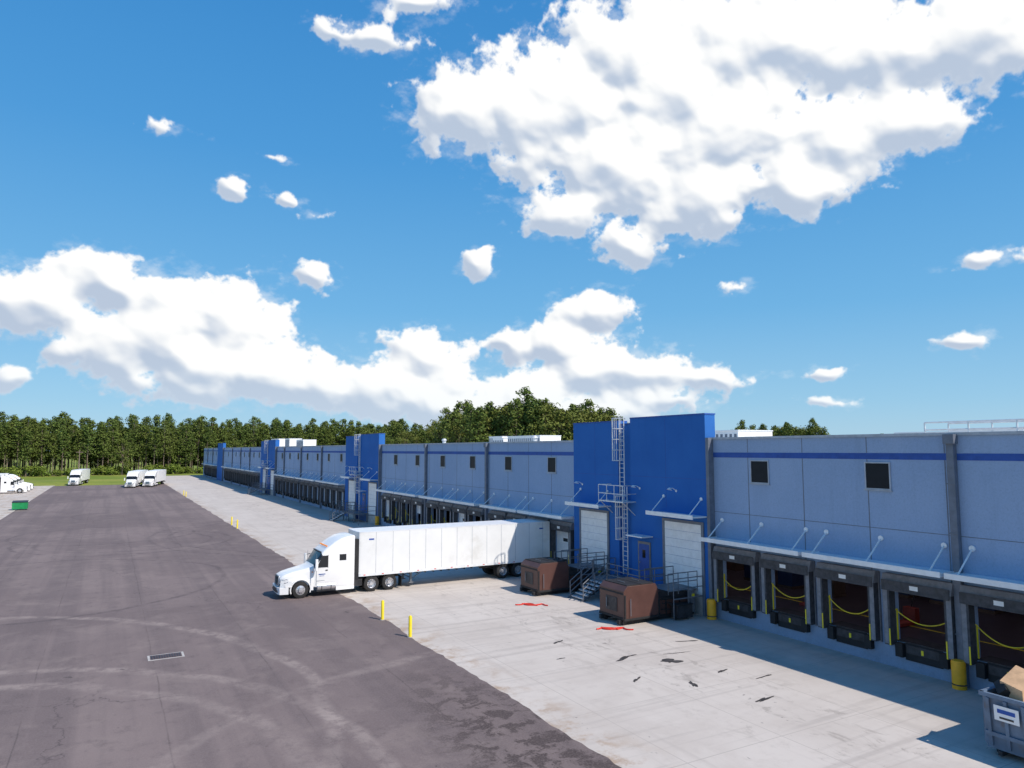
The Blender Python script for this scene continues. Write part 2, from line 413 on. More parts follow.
def tower_fit(y0):
    X=XW-.35
    d=MB('tower_doors',WH)
    for yc in (y0+2.1,y0+11.0):
        d.box(X-.07,X,yc-1.75,yc-1.55,0,5.1,'pil'); d.box(X-.07,X,yc+1.55,yc+1.75,0,5.1,'pil'); d.box(X-.07,X,yc-1.75,yc+1.75,5.1,5.25,'pil')
        for i in range(8):
            z=1.15+i*.494; d.box(X-.045,X-.001,yc-1.55,yc+1.55,z,z+.478,'door')
            for j in range(4): d.box(X-.052,X-.045,yc-1.4+j*.72,yc-.76+j*.72,z+.1,z+.38,'door')
        d.box(X-.03,X-.001,yc-1.55,yc+1.55,0,1.14,'concblk')
    yc=y0+5.6
    d.box(X-.06,X-.001,yc-.6,yc+.6,1.25,3.6,'rail'); d.box(X-.08,X-.06,yc-.48,yc+.48,1.27,3.45,'stripe')
    d.box(X-.085,X-.08,yc-.15,yc+.15,2.6,3.1,'glass'); d.cyl((X-.16,yc+.38,2.3),(X-.06,yc+.38,2.3),.04,'chrome')
    d.box(X-.9,X-.001,yc-.8,yc+.8,3.95,4.02,'canopy')
    d.done()
    c=MB('tower_canopies',WH)
    for yc in (y0+2.1,y0+11.0):
        c.box(X-1.1,X-.002,yc-2.0,yc+2.0,5.55,5.63,'canopy'); c.box(X-1.13,X-1.1,yc-2.02,yc+2.02,5.48,5.72,'canopy')
        for y in(yc-1.6,yc+1.6):
            c.tube([(X-1.05,y,5.65),(X-.05,y,6.55)],.032,'canopy'); c.cyl((X-.06,y,6.58),(X-.002,y,6.58),.1,'canopy')
    c.done()
    l=MB('wall_lamps',WH)
    for yc in (y0+2.6,y0+6.0,y0+12.4):
        pts=[(X-.01,yc,6.95),(X-.25,yc,7.1),(X-.5,yc,7.12)]
        l.tube(pts,.025,'white'); l.cyl((X-.5,yc,7.14),(X-.53,yc,7.02),.06,'white',12,r2=.17); l.cyl((X-.02,yc,6.95),(X-.001,yc,6.95),.08,'white')
    l.done()
for y0 in (30.2,87.6,153.): tower_fit(y0)

def ladder(y0):
    L=MB('roof_access_ladder',WH); X=XW-.12
    yl=y0+7.5
    def run(y,za,zb,x,hand=0):
        for s in(-1,1): L.cyl((x,y+s*.24,za),(x,y+s*.24,zb+hand),.04,'galv',6)
        z=za+.3
        while z<zb: L.cyl((x,y-.24,z),(x,y+.24,z),.022,'galv',5); z+=.3
        z=za+2.3; zs=[]
        while z<zb+hand: zs.append(z); z+=.7
        def hoop(t): a=math.pi*t; return (x-.08-.66*math.sin(a),y-.38*math.cos(a))
        for z in zs:
            pts=[(x,y-.24,z)]+[(hoop(t/8)[0],hoop(t/8)[1],z) for t in range(9)]+[(x,y+.24,z)]
            L.tube(pts,.028,'galv',5)
        for t in (1/8,.5,7/8,.3,.7):
            h=hoop(t); L.cyl((h[0],h[1],zs[0]),(h[0],h[1],zs[-1]),.022,'galv',5)
    run(yl+.15,6.4,10.9,X-.35,.7)
    run(yl-.1,1.3,6.4,X-.35,.6)
    L.box(X-1.3,X-.02,yl-1.1,yl+1.5,6.0,6.08,'galv')
    for z in (6.55,7.1):
        L.tube([(X-.05,yl-1.1,z),(X-1.3,yl-1.1,z),(X-1.3,yl+1.5,z),(X-.05,yl+1.5,z)],.03,'galv')
    for (a,b_) in ((X-1.3,yl-1.1),(X-1.3,yl-.2),(X-1.3,yl+.6),(X-1.3,yl+1.5),(X-.1,yl-1.1),(X-.1,yl+1.5)): L.cyl((a,b_,6.0),(a,b_,7.1),.028,'galv',6)
    for yy in (yl-1.0,yl+1.4): L.tube([(X-1.2,yy,6.0),(X-.02,yy,5.0)],.03,'galv')
    L.done()
ladder(30.2); ladder(87.6); ladder(153)

s=MB('building_shell',WH)
XB=88
s.box(XW+.3,XB,-25,285,9.2,9.35,'roof')
s.box(XB,XB+.3,-25,285,-.1,HW,'wall')
s.box(XW+.3,XB,-25.3,-25,-.1,HW,'wall'); s.box(XW+.3,XB,285,285.3,-.1,HW,'wall')
s.box(XB-.1,XB+.4,-25,285,HW,HW+.12,'coping')
s.box(XW+.3,XB,-25.4,-24.9,HW,HW+.12,'coping'); s.box(XW+.3,XB,284.9,285.4,HW,HW+.12,'coping')
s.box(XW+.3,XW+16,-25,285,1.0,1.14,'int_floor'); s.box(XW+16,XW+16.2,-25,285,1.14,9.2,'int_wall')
s.done()
s=MB('interior_fill_strips',WH)
for yy in range(-6,46,8): s.box(XW+5,XW+5.4,yy,yy+5.,8.6,8.7,'fill_strip')  # unseen glowing strips, added to brighten the dock interiors
s.done()
s=MB('stored_goods',WH)
for i in range(30):
    y=-22+i*2.5+random.uniform(-.9,.9); x=XW+random.choice([5.5,6.5,7.5,9])
    h=random.choice([1.2,1.5,1.1,.7]); w=.55
    s.box(x,x+1.1,y-w,y+w,1.14,1.3,'box0'); s.box(x+.03,x+1.07,y-w+.03,y+w-.03,1.3,1.3+h,'box%d'%random.choice([0,0,3,3,0,1,1,2]))
s.box(XW+3.0,XW+3.12,-22,50,1.14,1.146,'yellow')
for y,k in ((26.,2),(21.0,1)):
    s.box(XW+2.2,XW+3.4,y-.28,y+.28,1.16,1.3,'box2'); s.box(XW+3.4,XW+3.75,y-.3,y+.3,1.2,1.9,'box2'); s.tube([(XW+3.6,y,1.9),(XW+3.9,y,2.4),(XW+3.9,y+.2,2.4)],.03,'black')
for i in range(14):
    y=-20+i*5.3
    s.box(XW+12,XW+12.1,y-.06,y+.06,1.14,7,'rack'); s.box(XW+14,XW+14.1,y-.06,y+.06,1.14,7,'rack')
for z in(2.8,4.6): s.box(XW+12,XW+12.08,-20,50,z,z+.12,'rack')
for i in range(40):
    y=-19+i*1.7
    for z in(2.93,4.73): s.box(XW+12.1,XW+13.3,y-.6,y+.6,z,z+random.uniform(.7,1.4),'box%d'%random.choice([0,0,3,1]))
s.done()
s=MB('rooftop_units',WH)
def rtu(x,y,w,l,h,m='white'):
    s.box(x,x+w,y,y+l,9.35,9.35+h,m); s.box(x-.05,x+w+.05,y-.05,y+l+.05,9.35+h,9.35+h+.08,'canopy')
    for i in range(int(l/.5)): s.box(x-.02,x,y+.15+i*.5,y+.4+i*.5,9.7,9.35+h-.25,'pil')
rtu(44,41,4,5,1.6); rtu(45,73,3,8,1.75); rtu(46,84,2.5,3,1.6); rtu(39,168,3,7,2.4); rtu(38,178,3,5,2.8); rtu(39,196,4,10,3.0); rtu(40,215,3,8,2.6)
rtu(60,110,3,5,2.4); rtu(52,58,2,2,1.6)
for y in (66,90,120): s.cyl((40,y,9.35),(40,y,10.7),.25,'galv',12); s.cyl((40,y,10.7),(40,y,10.95),.4,'galv',12,r2=.2)
for y in (14,16,18,20):
    for x in(34,36): s.cyl((x,y,9.35),(x,y,10.7),.04,'galv',6)
for x in (34,36):
    for z in (10.35,10.7): s.cyl((x,12,z),(x,20,z),.04,'galv',6)
s.box(41,44,19,26,9.35,10.45,'white')
s.done()

for y in (16.65,30.0,2.9,43.95,58.1,87.4):
    o=MB('column_guard'); x=XW-.48
    o.lathe([(0,0),(.26,0),(.26,1.0),(.23,1.08),(0,1.1)],(x,y,0),'orange',16,'Z')
    o.cyl((x,y,.15),(x,y,.2),.266,'dark',16); o.done()
def bollard(x,y):
    o=MB('yellow_bollard'); o.lathe([(0,0),(.085,0),(.085,1.0),(.06,1.06),(0,1.08)],(x,y,0),'yellow',14,'Z')
    o.cyl((x,y,-.01),(x,y,.03),.14,'concblk',14); o.done()
for p in ((13.6,34.6),(13.6,38.8),(13.7,91.5),(13.7,96),(13.7,158),(13.7,163)): bollard(*p)

# compactors
def compactor(x0,yc):
    g=group('trash_compactor',(x0,yc,0)); w=1.08
    b=MB('container',g)
    b.prism([(0,-w,.3),(2.5,-w,.3),(2.5,-w,1.6),(2.2,-w,2.05),(.25,-w,2.05),(0,-w,1.8)],(0,2*w,0),'rust')
    for x in (0.02,2.38): b.box(x,x+.1,-w-.04,-w,.3,1.6,'black'); b.box(x,x+.1,w,w+.04,.3,1.6,'black')
    b.box(-.02,2.52,-w-.06,-w-.042,.25,.37,'black'); b.box(-.02,2.52,w+.042,w+.06,.25,.37,'black')
    b.box(-.04,0,-w,w,.3,.42,'black'); b.box(-.04,0,-w,w,1.62,1.7,'black')
    b.box(-.03,0,-.5,.5,.65,1.4,'dark'); b.cyl((-.08,.35,.8),(-.08,.35,1.3),.03,'rail')
    # two hinged lids on top
    for (a,c_) in ((.28,1.2),(1.26,2.16)): b.box(a,c_,-w+.08,w-.08,2.052,2.10,'black'); b.cyl((a+.4,-.3,2.13),(a+.4,.3,2.13),.02,'rail')
    for y in(-.8,.8): b.box(-.2,5.2,y-.1,y+.1,.06,.29,'black'); b.cyl((.15,y-.14,.14),(.15,y+.14,.14),.14,'dark',12); b.cyl((3.9,y-.14,.14),(3.9,y+.14,.14),.14,'dark',12)
    b.tube([(.4,-w-.09,.5),(.4,-w-.09,1.4)],.025,'rail')
    b.done(bevel=.025)
    c=MB('charge_box',g)
    c.box(2.56,5.0,-.95,-.85,.3,1.15,'rust'); c.box(2.56,5.0,.85,.95,.3,1.15,'rust'); c.box(2.56,5.0,-.85,.85,.3,.5,'black'); c.box(4.9,5.0,-.85,.85,.5,1.15,'dark')
    c.box(2.57,3.1,-.84,.84,.5,1.35,'rust2')
    c.prism([(2.6,-.95,1.15),(5.0,-.95,1.15),(5.0,-1.0,1.4),(3.4,-1.0,1.45),(2.56,-1.0,1.7)],(0,.06,0),'dark')
    c.prism([(2.6,.9,1.15),(5.0,.9,1.15),(5.0,.95,1.4),(3.4,.95,1.45),(2.56,.95,1.7)],(0,.06,0),'dark')
    for x in(3.0,4.0): c.box(x,x+.08,-1.0,-.955,.3,1.14,'black')
    c.box(2.6,5.0,-1.02,-.96,1.07,1.2,'black')
    c.box(3.3,4.4,-1.62,-1.1,.12,.8,'dark'); c.box(3.25,4.45,-1.66,-1.06,.8,.85,'black')
    c.box(4.6,4.85,-1.35,-1.02,.3,1.5,'rail'); c.box(4.62,4.83,-1.36,-1.35,1.15,1.3,'yellow')
    c.tube([(2.7,-1.06,.9),(3.2,-1.1,.9),(3.3,-1.2,.7)],.03,'black'); c.tube([(2.6,-1.06,.6),(3.3,-1.1,.55)],.03,'black')
    c.box(3.2,5.4,-1.0,.95,1.46,1.5,'rail')
    c.done(bevel=.01)
    r=MB('compactor_guard_rails',g)
    for yy in(-1.0,1.0):
        for z in (1.95,2.45): r.tube([(3.2,yy,z),(5.4,yy,z)],.03,'rail')
        for x in (3.2,3.95,4.7,5.4): r.cyl((x,yy,1.3),(x,yy,2.45),.03,'rail',6)
    r.done()
compactor(24.4,32.15); compactor(24.4,41.0)

def landing(y0):
    g=group('dock_stairs')
    b=MB('landing_slab',g); X=XW-.36
    ya,yb=y0+3.7,y0+8.6
    b.box(X-2.0,X-.001,ya,yb,1.0,1.15,'rail')
    for (xx,yy) in ((X-1.9,ya+.1),(X-1.9,(ya+yb)/2),(X-1.9,yb-.1),(X-.2,ya+.1),(X-.2,yb-.1)): b.box(xx-.05,xx+.05,yy-.05,yy+.05,0,1.0,'rail')
    n=6
    for i in range(n):
        z=1.15-(i+1)*1.15/(n+1); x1=X-2.0-i*.29
        b.box(x1-.30,x1-.002,yb-1.6,yb-.2,z-.06,z,'galv')
    for yy in(yb-1.62,yb-.2): b.prism([(X-2.0,yy,.95),(X-2.0,yy,1.15),(X-3.8,yy,.0),(X-4.05,yy,-.0)],(0,.04,0),'rail')
    b.done()
    r=MB('railings',g)
    def rail(pts):
        for h in(.37,.72,1.07): r.tube([(p[0],p[1],p[2]+h) for p in pts],.03,'rail')
        for p in pts: r.cyl(p,(p[0],p[1],p[2]+1.07),.032,'rail',6)
    x=X-1.95
    rail([(X-.1,ya+.05,1.15),(X-1,ya+.05,1.15),(x,ya+.05,1.15),(x,ya+1.2,1.15),(x,ya+2.2,1.15),(x,yb-1.65,1.15)])
    rail([(X-.1,yb-.05,1.15),(X-1,yb-.05,1.15),(x,yb-.05,1.15),(x,yb-.15,1.15)])
    for yy in(yb-1.6,yb-.18):
        rail([(x,yy,1.15),(X-2.9,yy,.58),(X-3.8,yy,.0)])
    for yy in (y0+.45,y0+9.4,y0+12.6):
        r.tube([(X-.1,yy,1.15),(X-.1,yy,2.25),(X-2.3,yy,2.25),(X-2.3,yy,0)],.03,'rail'); r.tube([(X-.1,yy,1.7),(X-2.3,yy,1.7)],.028,'rail')
        r.tube([(X-.1,yy,1.15),(X-2.3,yy,1.15)],.04,'rail'); r.cyl((X-1.2,yy,0),(X-1.2,yy,2.25),.03,'rail',6)
    r.done()
landing(30.2); landing(87.6); landing(153)

# ------------------------------------------------------------------ semi truck
def wheel(b,x,y,sgn,r=.52,w=.28,dual=False,hubout=False):
    prof=[(.30,0),(.44,.0),(.50,.015),(r,.05),(r,w-.05),(.50,w-.015),(.44,w),(.30,w)]
    def tyre(y0):
        b.lathe([(a,-c) for a,c in prof],(x,y0,r),'tyre',28,'Y',sgn)
        for k in (0,1,2): b.lathe([(r+.003,-.07-k*.06),(r+.003,-.085-k*.06)],(x,y0,r),'black',28,'Y',sgn)
    tyre(y)
    if dual: tyre(y-sgn*.33)
    if hubout: rim=[(.30,-.01),(.285,-.03),(.27,.0),(.17,.03),(.13,.10),(.0,.11)]
    else: rim=[(.30,-.01),(.29,-.02),(.27,-.17),(.16,-.19),(.13,-.08),(.1,.0),(.0,.01)]
    b.lathe([(a,c) for a,c in rim],(x,y,r),'chrome',24,'Y',sgn)
    b.lathe([(.3,-w),(.05,-w+.02),(0,-w+.02)],(x,y,r),'dark',20,'Y',sgn)
    for k in range(10):
        t=2*math.pi*k/10; yy=y+sgn*(.0 if hubout else -.175)
        b.cyl((x+.21*math.cos(t),yy-.0,r+.21*math.sin(t)),(x+.21*math.cos(t),yy+sgn*.035,r+.21*math.sin(t)),.018,'dark',6)

def ring_pts(x,hw,zb,zt,rb,rt,n=5):
    P=[]
    def arc(cy,cz,r,a0):
        for i in range(n+1):
            a=R(a0+90*i/n); P.append((x,cy+r*math.cos(a),cz+r*math.sin(a)))
    arc(-hw+rb,zb+rb,rb,180); arc(hw-rb,zb+rb,rb,270); arc(hw-rt,zt-rt,rt,0); arc(-hw+rt,zt-rt,rt,90)
    return P
def loft(b,secs,matf,n=5):
    rings=[ring_pts(*s_,n=n) for s_ in secs]; k=len(rings[0])
    for i in range(len(rings)-1):
        for j in range(k):
            q=[rings[i][j],rings[i][(j+1)%k],rings[i+1][(j+1)%k],rings[i+1][j]]
            c=sum((Vector(p) for p in q),Vector())/4
            b.add(q,[(0,1,2,3)],matf(i,j,c),True)
    b.add(rings[0],[tuple(range(k))[::-1]],matf(-1,0,Vector(rings[0][0]))); b.add(rings[-1],[tuple(range(k))],matf(-2,0,Vector(rings[-1][0])))

def tractor(parent,paint='truckwhite'):
    b=MB('cab_body',parent)
    S=[(0.10,.72,.95,1.30,.10,.12),(0.22,.84,.80,1.42,.12,.16),(.45,.93,.78,1.52,.12,.2),(.9,.98,.78,1.64,.12,.22),(1.5,1.03,.78,1.76,.12,.22),(1.98,1.12,.72,1.88,.1,.22),
       (2.12,1.17,.62,2.02,.08,.26),(2.62,1.20,.55,2.76,.06,.26),(2.80,1.21,.55,2.92,.06,.22),(3.1,1.22,.55,3.14,.06,.22),(3.5,1.23,.55,3.42,.06,.22),(3.95,1.23,.55,3.64,.06,.2),(4.4,1.23,.55,3.74,.06,.18),(4.75,1.23,.55,3.76,.06,.15)]
    def mf(i,j,c):
        if i==6 and c.z>1.9: return 'glass'
        return paint
    loft(b,S,mf)
    o=b.done(sharp=32)
    bm=bmesh.new(); bm.from_mesh(o.data); bmesh.ops.remove_doubles(bm,verts=bm.verts,dist=.0005); bmesh.ops.recalc_face_normals(bm,faces=bm.faces); bm.to_mesh(o.data); bm.free()
    o.data.set_sharp_from_angle(angle=R(32))
    b=MB('hood_fenders_bumper',parent)
    b.prism([(0.02,-1.08,.32),(-.05,-.8,.32),(-.05,.8,.32),(.02,1.08,.32),(.55,1.2,.32),(.55,-1.2,.32)],(0,0,.42),paint)
    b.box(-.075,-.05,-.55,.55,.38,.66,'dark')
    for s in(-1,1): b.box(-.06,-.03,s*.72-.12,s*.72+.12,.42,.56,'glass')
    b.prism([(.02,-.5,.80),(.03,.5,.80),(.07,.5,1.42),(.06,-.5,1.42)],(.06,0,0),'chrome')
    for i in range(9): b.box(-.0,.03+.002*i,-.45,.45,.84+i*.062,.87+i*.062,'dark')
    for s in(-1,1):
        pts=[];yo=s*1.2;yi=s*.86
        for i in range(13):
            a=R(200-220*i/12); pts.append((1.3+.66*math.cos(a),.55+.66*math.sin(a)))
        pin=[(1.3+.60*math.cos(R(200-220*i/12)),.55+.60*math.sin(R(200-220*i/12))) for i in range(13)]
        for i in range(12):
            a,c=pts[i],pts[i+1]; d,e=pin[i+1],pin[i]
            b.add([(a[0],yo,a[1]),(c[0],yo,c[1]),(c[0],yi,c[1]),(a[0],yi,a[1])],[(0,1,2,3)],paint,True)
            b.add([(a[0],yo,a[1]),(c[0],yo,c[1]),(d[0],yo,d[1]),(e[0],yo,e[1])],[(0,1,2,3)],paint)
            b.add([(e[0],yo,e[1]),(d[0],yo,d[1]),(d[0],yi,d[1]),(e[0],yi,e[1])],[(0,1,2,3)],'black',True)
        b.prism([(.08,s*.86,.74),(.35,s*1.17,.74),(.70,s*1.19,.74),(.74,s*1.19,1.0),(.35,s*1.12,1.12),(.12,s*.86,1.15)],(0,0,.12),paint)
        b.prism([(.10,s*.66,.98),(.30,s*1.06,.98),(.52,s*1.14,1.05),(.52,s*1.1,1.26),(.24,s*.98,1.24),(.13,s*.66,1.2)],(-.035,s*.02,0),'chrome')
        b.box(1.93,2.1,min(s*1.0,s*1.21),max(s*1.0,s*1.21),.45,1.2,paint)
        b.cyl((2.0,s*1.21,1.6),(2.0,s*1.235,1.6),.04,'amber')
    b.done(bevel=.02)
    b=MB('cab_details',parent)
    b.box(2.56,2.66,-.95,.95,2.76,2.80,'dark')
    for s in(-1,1):
        def P(pts,off,m,th=.012):
            b.prism([(p[0],s*(1.19+(p[0]-2.1)*.012+off),p[1]) for p in pts],(0,s*th,0),m)
        P([(2.34,1.86),(2.98,1.83),(2.98,2.58),(2.62,2.58)],.016,'glass')
        P([(2.30,1.82),(2.34,1.82),(2.66,2.62),(2.62,2.62)],.014,'dark'); P([(2.98,1.80),(3.02,1.80),(3.02,2.62),(2.98,2.62)],.014,'dark')
        P([(3.75,2.2),(4.2,2.2),(4.2,2.6),(3.75,2.6)],.012,'glass')
        for xx in(2.26,3.08,3.45): P([(xx,.75),(xx+.02,.75),(xx+.02,2.7),(xx,2.7)],.006,'pil',.006)
        P([(2.28,1.0),(3.08,1.0),(3.08,1.02),(2.28,1.02)],.006,'pil',.006)
        P([(2.85,1.62),(3.0,1.62),(3.0,1.68),(2.85,1.68)],.012,'dark',.03)
        P([(2.42,1.38),(2.85,1.38),(2.85,1.44),(2.42,1.44)],.008,'stripe',.006); P([(2.48,1.29),(2.78,1.29),(2.78,1.32),(2.48,1.32)],.008,'stripe',.006)
        b.box(2.12,2.27,min(s*1.42,s*1.62),max(s*1.42,s*1.62),1.72,2.42,paint); b.box(2.27,2.28,min(s*1.44,s*1.60),max(s*1.44,s*1.60),1.76,2.38,'glass')
        b.tube([(2.3,s*1.2,1.85),(2.2,s*1.5,1.8)],.02,'dark'); b.tube([(2.45,s*1.2,2.45),(2.2,s*1.5,2.35)],.02,'dark')
        b.cyl((2.35,s*.98,.62),(3.5,s*.98,.62),.29,'chrome',20)
        for xx in (2.6,3.2): b.cyl((xx,s*.98,.62),(xx+.05,s*.98,.62),.297,'dark',20)
        b.box(2.3,3.55,min(s*1.05,s*1.24),max(s*1.05,s*1.24),.34,.38,'dark')
        b.box(3.55,4.75,min(s*.7,s*1.235),max(s*.7,s*1.235),.32,.56,paint)
        b.box(4.76,5.05,min(s*1.0,s*1.23),max(s*1.0,s*1.23),.9,3.5,'black')
        b.box(4.78,5.3,min(s*.5,s*1.2),max(s*.5,s*1.2),.45,.9,'dark')
        b.box(.5,8.1,min(s*.38,s*.48),max(s*.38,s*.48),.72,.98,'dark')
        b.box(8.05,8.08,min(s*.6,s*1.22),max(s*.6,s*1.22),.15,.85,'black')
        b.cyl((4.85,s*.62,1),(4.85,s*.62,3.5),.07,'chrome',12)
    b.cyl((1.3,-.9,.5),(1.3,.9,.5),.08,'dark'); b.cyl((5.95,-.9,.52),(5.95,.9,.52),.13,'dark'); b.cyl((7.2,-.9,.52),(7.2,.9,.52),.13,'dark')
    b.box(6.1,7.1,-.5,.5,.98,1.14,'dark'); b.box(.4,2.2,-.7,.7,.5,.80,'black')
    for i in range(5): b.box(2.95,3.05,-.8+.38*i,-.7+.38*i,3.10,3.17,'amber')
    b.done(bevel=.008)
    b=MB('tractor_wheels',parent)
    for s in(-1,1):
        wheel(b,1.3,s*1.17,s,hubout=True)
        for xa in (5.95,7.2): wheel(b,xa,s*1.22,s,dual=True)
    b.done()

def trailer(parent,x0,L=15.4):
    b=MB('trailer_box',parent); x1=x0+L; w=1.29
    pr=[(x0+.0,-w+.18),(x0+.05,-w+.06),(x0+.18,-w),(x1,-w),(x1,w),(x0+.18,w),(x0+.05,w-.06),(x0,w-.18)]
    b.prism([(p[0],p[1],1.22) for p in pr],(0,0,2.68),'trailer')
    b.prism([(p[0]-.0,p[1]*1.006,1.05) for p in pr],(0,0,.168),'canopy')
    b.prism([(p[0]-.0,p[1]*1.006,3.902) for p in pr],(0,0,.055),'canopy')
    n=int(L/1.22)
    for i in range(1,n+1):
        x=x0+i*L/(n+.5)
        for s in(-1,1): b.box(x-.012,x+.012,min(s*w,s*(w+.006)),max(s*w,s*(w+.006)),1.23,3.89,'coping')
    for s in(-1,1):
        for i in range(12):
            x=x0+.5+i*(L-1)/11; b.box(x-.14,x+.0,min(s*w*1.006,s*(w*1.006+.006)),max(s*w*1.006,s*(w*1.006+.006)),1.11,1.16,'red'); b.box(x+.0,x+.14,min(s*w*1.006,s*(w*1.006+.006)),max(s*w*1.006,s*(w*1.006+.006)),1.11,1.16,'white')
        for xx in (x0+.7,x1-.9): b.box(xx,xx+.35,min(s*(w+.001),s*(w+.006)),max(s*(w+.001),s*(w+.006)),3.4,3.5,'stripe')
    b.box(x1,x1+.03,-w,w,1.1,3.9,'door')
    for y in(-.8,-.25,.25,.8): b.cyl((x1+.05,y,1.1),(x1+.05,y,3.85),.02,'galv',6)
    b.box(x1+.03,x1+.08,-w,w,.55,.65,'dark')
    for y in(-.8,.8): b.box(x1-.02,x1+.06,y-.04,y+.04,.6,1.05,'dark')
    b.box(x0-.03,x0,-.3,.3,1.4,1.9,'dark')
    b.done()
    c=MB('trailer_running_gear',parent)
    x=x0+.6
    while x<x1: c.box(x,x+.07,-1.2,1.2,.93,1.05,'dark'); x+=.6
    for s in(-1,1):
        lx=x0+3.9
        c.box(lx-.06,lx+.06,min(s*.7,s*.82),max(s*.7,s*.82),.32,1.05,'rail'); c.box(lx-.16,lx+.16,min(s*.62,s*.9),max(s*.62,s*.9),.26,.32,'rail')
        c.tube([(lx,s*.76,.5),(lx+.9,s*.76,1.0)],.03,'rail')
        c.box(x1-5.6,x1-1.2,min(s*.48,s*.6),max(s*.48,s*.6),.75,1.05,'dark')
        c.box(x1-1.9,x1-1.88,min(s*.65,s*1.25),max(s*.65,s*1.25),.2,.9,'black')
    c.tube([(x0+3.9,-.76,.6),(x0+3.9,.76,.6)],.035,'rail')
    for xa in (x1-4.0,x1-2.72):
        c.cyl((xa,-.95,.52),(xa,.95,.52),.09,'dark')
        for s in(-1,1): wheel(c,xa,s*1.24,s,dual=True)
    c.done()

T=group('semi_trailer_truck',(9.65,48.0,0))
tractor(T); trailer(T,5.0,14.95)
def clone(src,name,loc,rz,only=None):
    g=group(name,loc,rz)
    for ch in src.children:
        if only and not any(ch.name.startswith(k) for k in only): continue
        o=bpy.data.objects.new(ch.name,ch.data); COL.objects.link(o); o.parent=g; o.location=ch.location
        for md in ch.modifiers:
            b=o.modifiers.new('bevel','BEVEL'); b.width=md.width; b.segments=1; b.limit_method='ANGLE'
    return g
clone(T,'semi_trailer_truck',(4.6,202,0),R(80))
clone(T,'semi_trailer_truck',(8.6,204,0),R(78))
for i,y in enumerate((190,197,204)): clone(T,'semi_trailer_truck',(-15.5,y,0),R(180))
clone(T,'semi_trailer_truck',(-8.2,222,0),R(84))

def bin_(x,y,m='green',rz=0):
    b=MB('waste_bin',None,(x,y,0),rz)
    b.prism([(-1,-.7,.15),(1,-.7,.15),(1,-.9,1.2),(-1,-.9,1.2)],(0,1.5,0),m)
    b.prism([(-1.03,-.95,1.2),(1.03,-.95,1.2),(1.03,-.95,1.28),(-1.03,-.95,1.28)],(0,1.7,.15),'dark')
    for sx in(-1,1): b.box(sx*1.0-.06,sx*1.0+.06,-.3,.3,.7,.85,m); b.cyl((sx*.8,-.5,.08),(sx*.8+.06,-.5,.08),.08,'dark'); b.cyl((sx*.8,.5,.08),(sx*.8+.06,.5,.08),.08,'dark')
    b.done()
bin_(-12.0,137,'green')
b=MB('utility_pole'); b.cyl((-7.5,236,0),(-7.5,236,9.5),.16,'bark',8,r2=.1); b.box(-8.4,-6.6,235.95,236.05,8.7,8.85,'bark'); b.done()

# ------------------------------------------------------------------ roll-off dumpster
g=group('roll_off_dumpster',(24.3,11.7,0))
b=MB('dumpster_body',g)
L_,W_=5.6,1.15
b.prism([(0,-W_,.25),(0,W_,.25),(-.12,W_,1.75),(-.12,-W_,1.75)],(.07,0,0),'bluegrey')
b.box(L_,L_+.06,-W_,W_,.25,1.75,'bluegrey'); b.box(0,L_,-W_,W_,.2,.28,'bluegrey')
for s in(-1,1):
    b.box(0,L_,min(s*W_,s*(W_+.05)),max(s*W_,s*(W_+.05)),.28,1.75,'bluegrey')
    b.box(-.15,L_+.08,min(s*(W_-.03),s*(W_+.11)),max(s*(W_-.03),s*(W_+.11)),1.75,1.87,'bluegrey')
    for i in range(9): b.box(.1+i*.66,.2+i*.66,min(s*(W_+.05),s*(W_+.13)),max(s*(W_+.05),s*(W_+.13)),.3,1.75,'bluegrey')
    b.box(-.1,L_,s*.75-.06,s*.75+.06,.06,.2,'dark'); b.cyl((.3,s*.9-.1,.12),(.3,s*.9+.1,.12),.12,'dark',12)
b.box(-.17,-.05,-W_-.1,W_+.1,1.75,1.87,'bluegrey')
for y in(-1.0,-.5,.0,.5,1.0): b.prism([(-.01,y-.05,.3),(-.01,y+.05,.3),(-.13,y+.05,1.74),(-.13,y-.05,1.74)],(-.07,0,0),'bluegrey')
b.box(-.11,-.03,-W_,W_,.6,.72,'bluegrey')
b.prism([(-.202,.1,1.15),(-.202,.8,1.15),(-.225,.8,1.6),(-.225,.1,1.6)],(-.006,0,0),'white')
b.prism([(-.222,.2,1.38),(-.222,.7,1.38),(-.228,.7,1.5),(-.228,.2,1.5)],(-.008,0,0),'stripe')
b.prism([(-.214,.25,1.22),(-.214,.65,1.22),(-.218,.65,1.28),(-.218,.25,1.28)],(-.008,0,0),'dark')
b.done(bevel=.012)
c=MB('cardboard_load',g)
rr=random.Random(3)
for i in range(60):
    p=Vector((rr.uniform(.4,L_-.5),rr.uniform(-.75,.75),rr.uniform(1.2,1.95)))
    q=Quaternion(Vector((rr.uniform(-1,1),rr.uniform(-1,1),rr.uniform(-1,1))).normalized(),rr.uniform(0,1.3))
    a,b_,d=rr.uniform(.2,.45),rr.uniform(.2,.4),rr.choice([.02,.02,.15,.2])
    c.obox(p,q@Vector((a,0,0)),q@Vector((0,b_,0)),q@Vector((0,0,d)),rr.choice(['card','card','card','white','black']))
c.obox((.65,.45,2.1),(.5,0,.16),(.1,.36,.05),(0,0,.24),'card')
c.done()

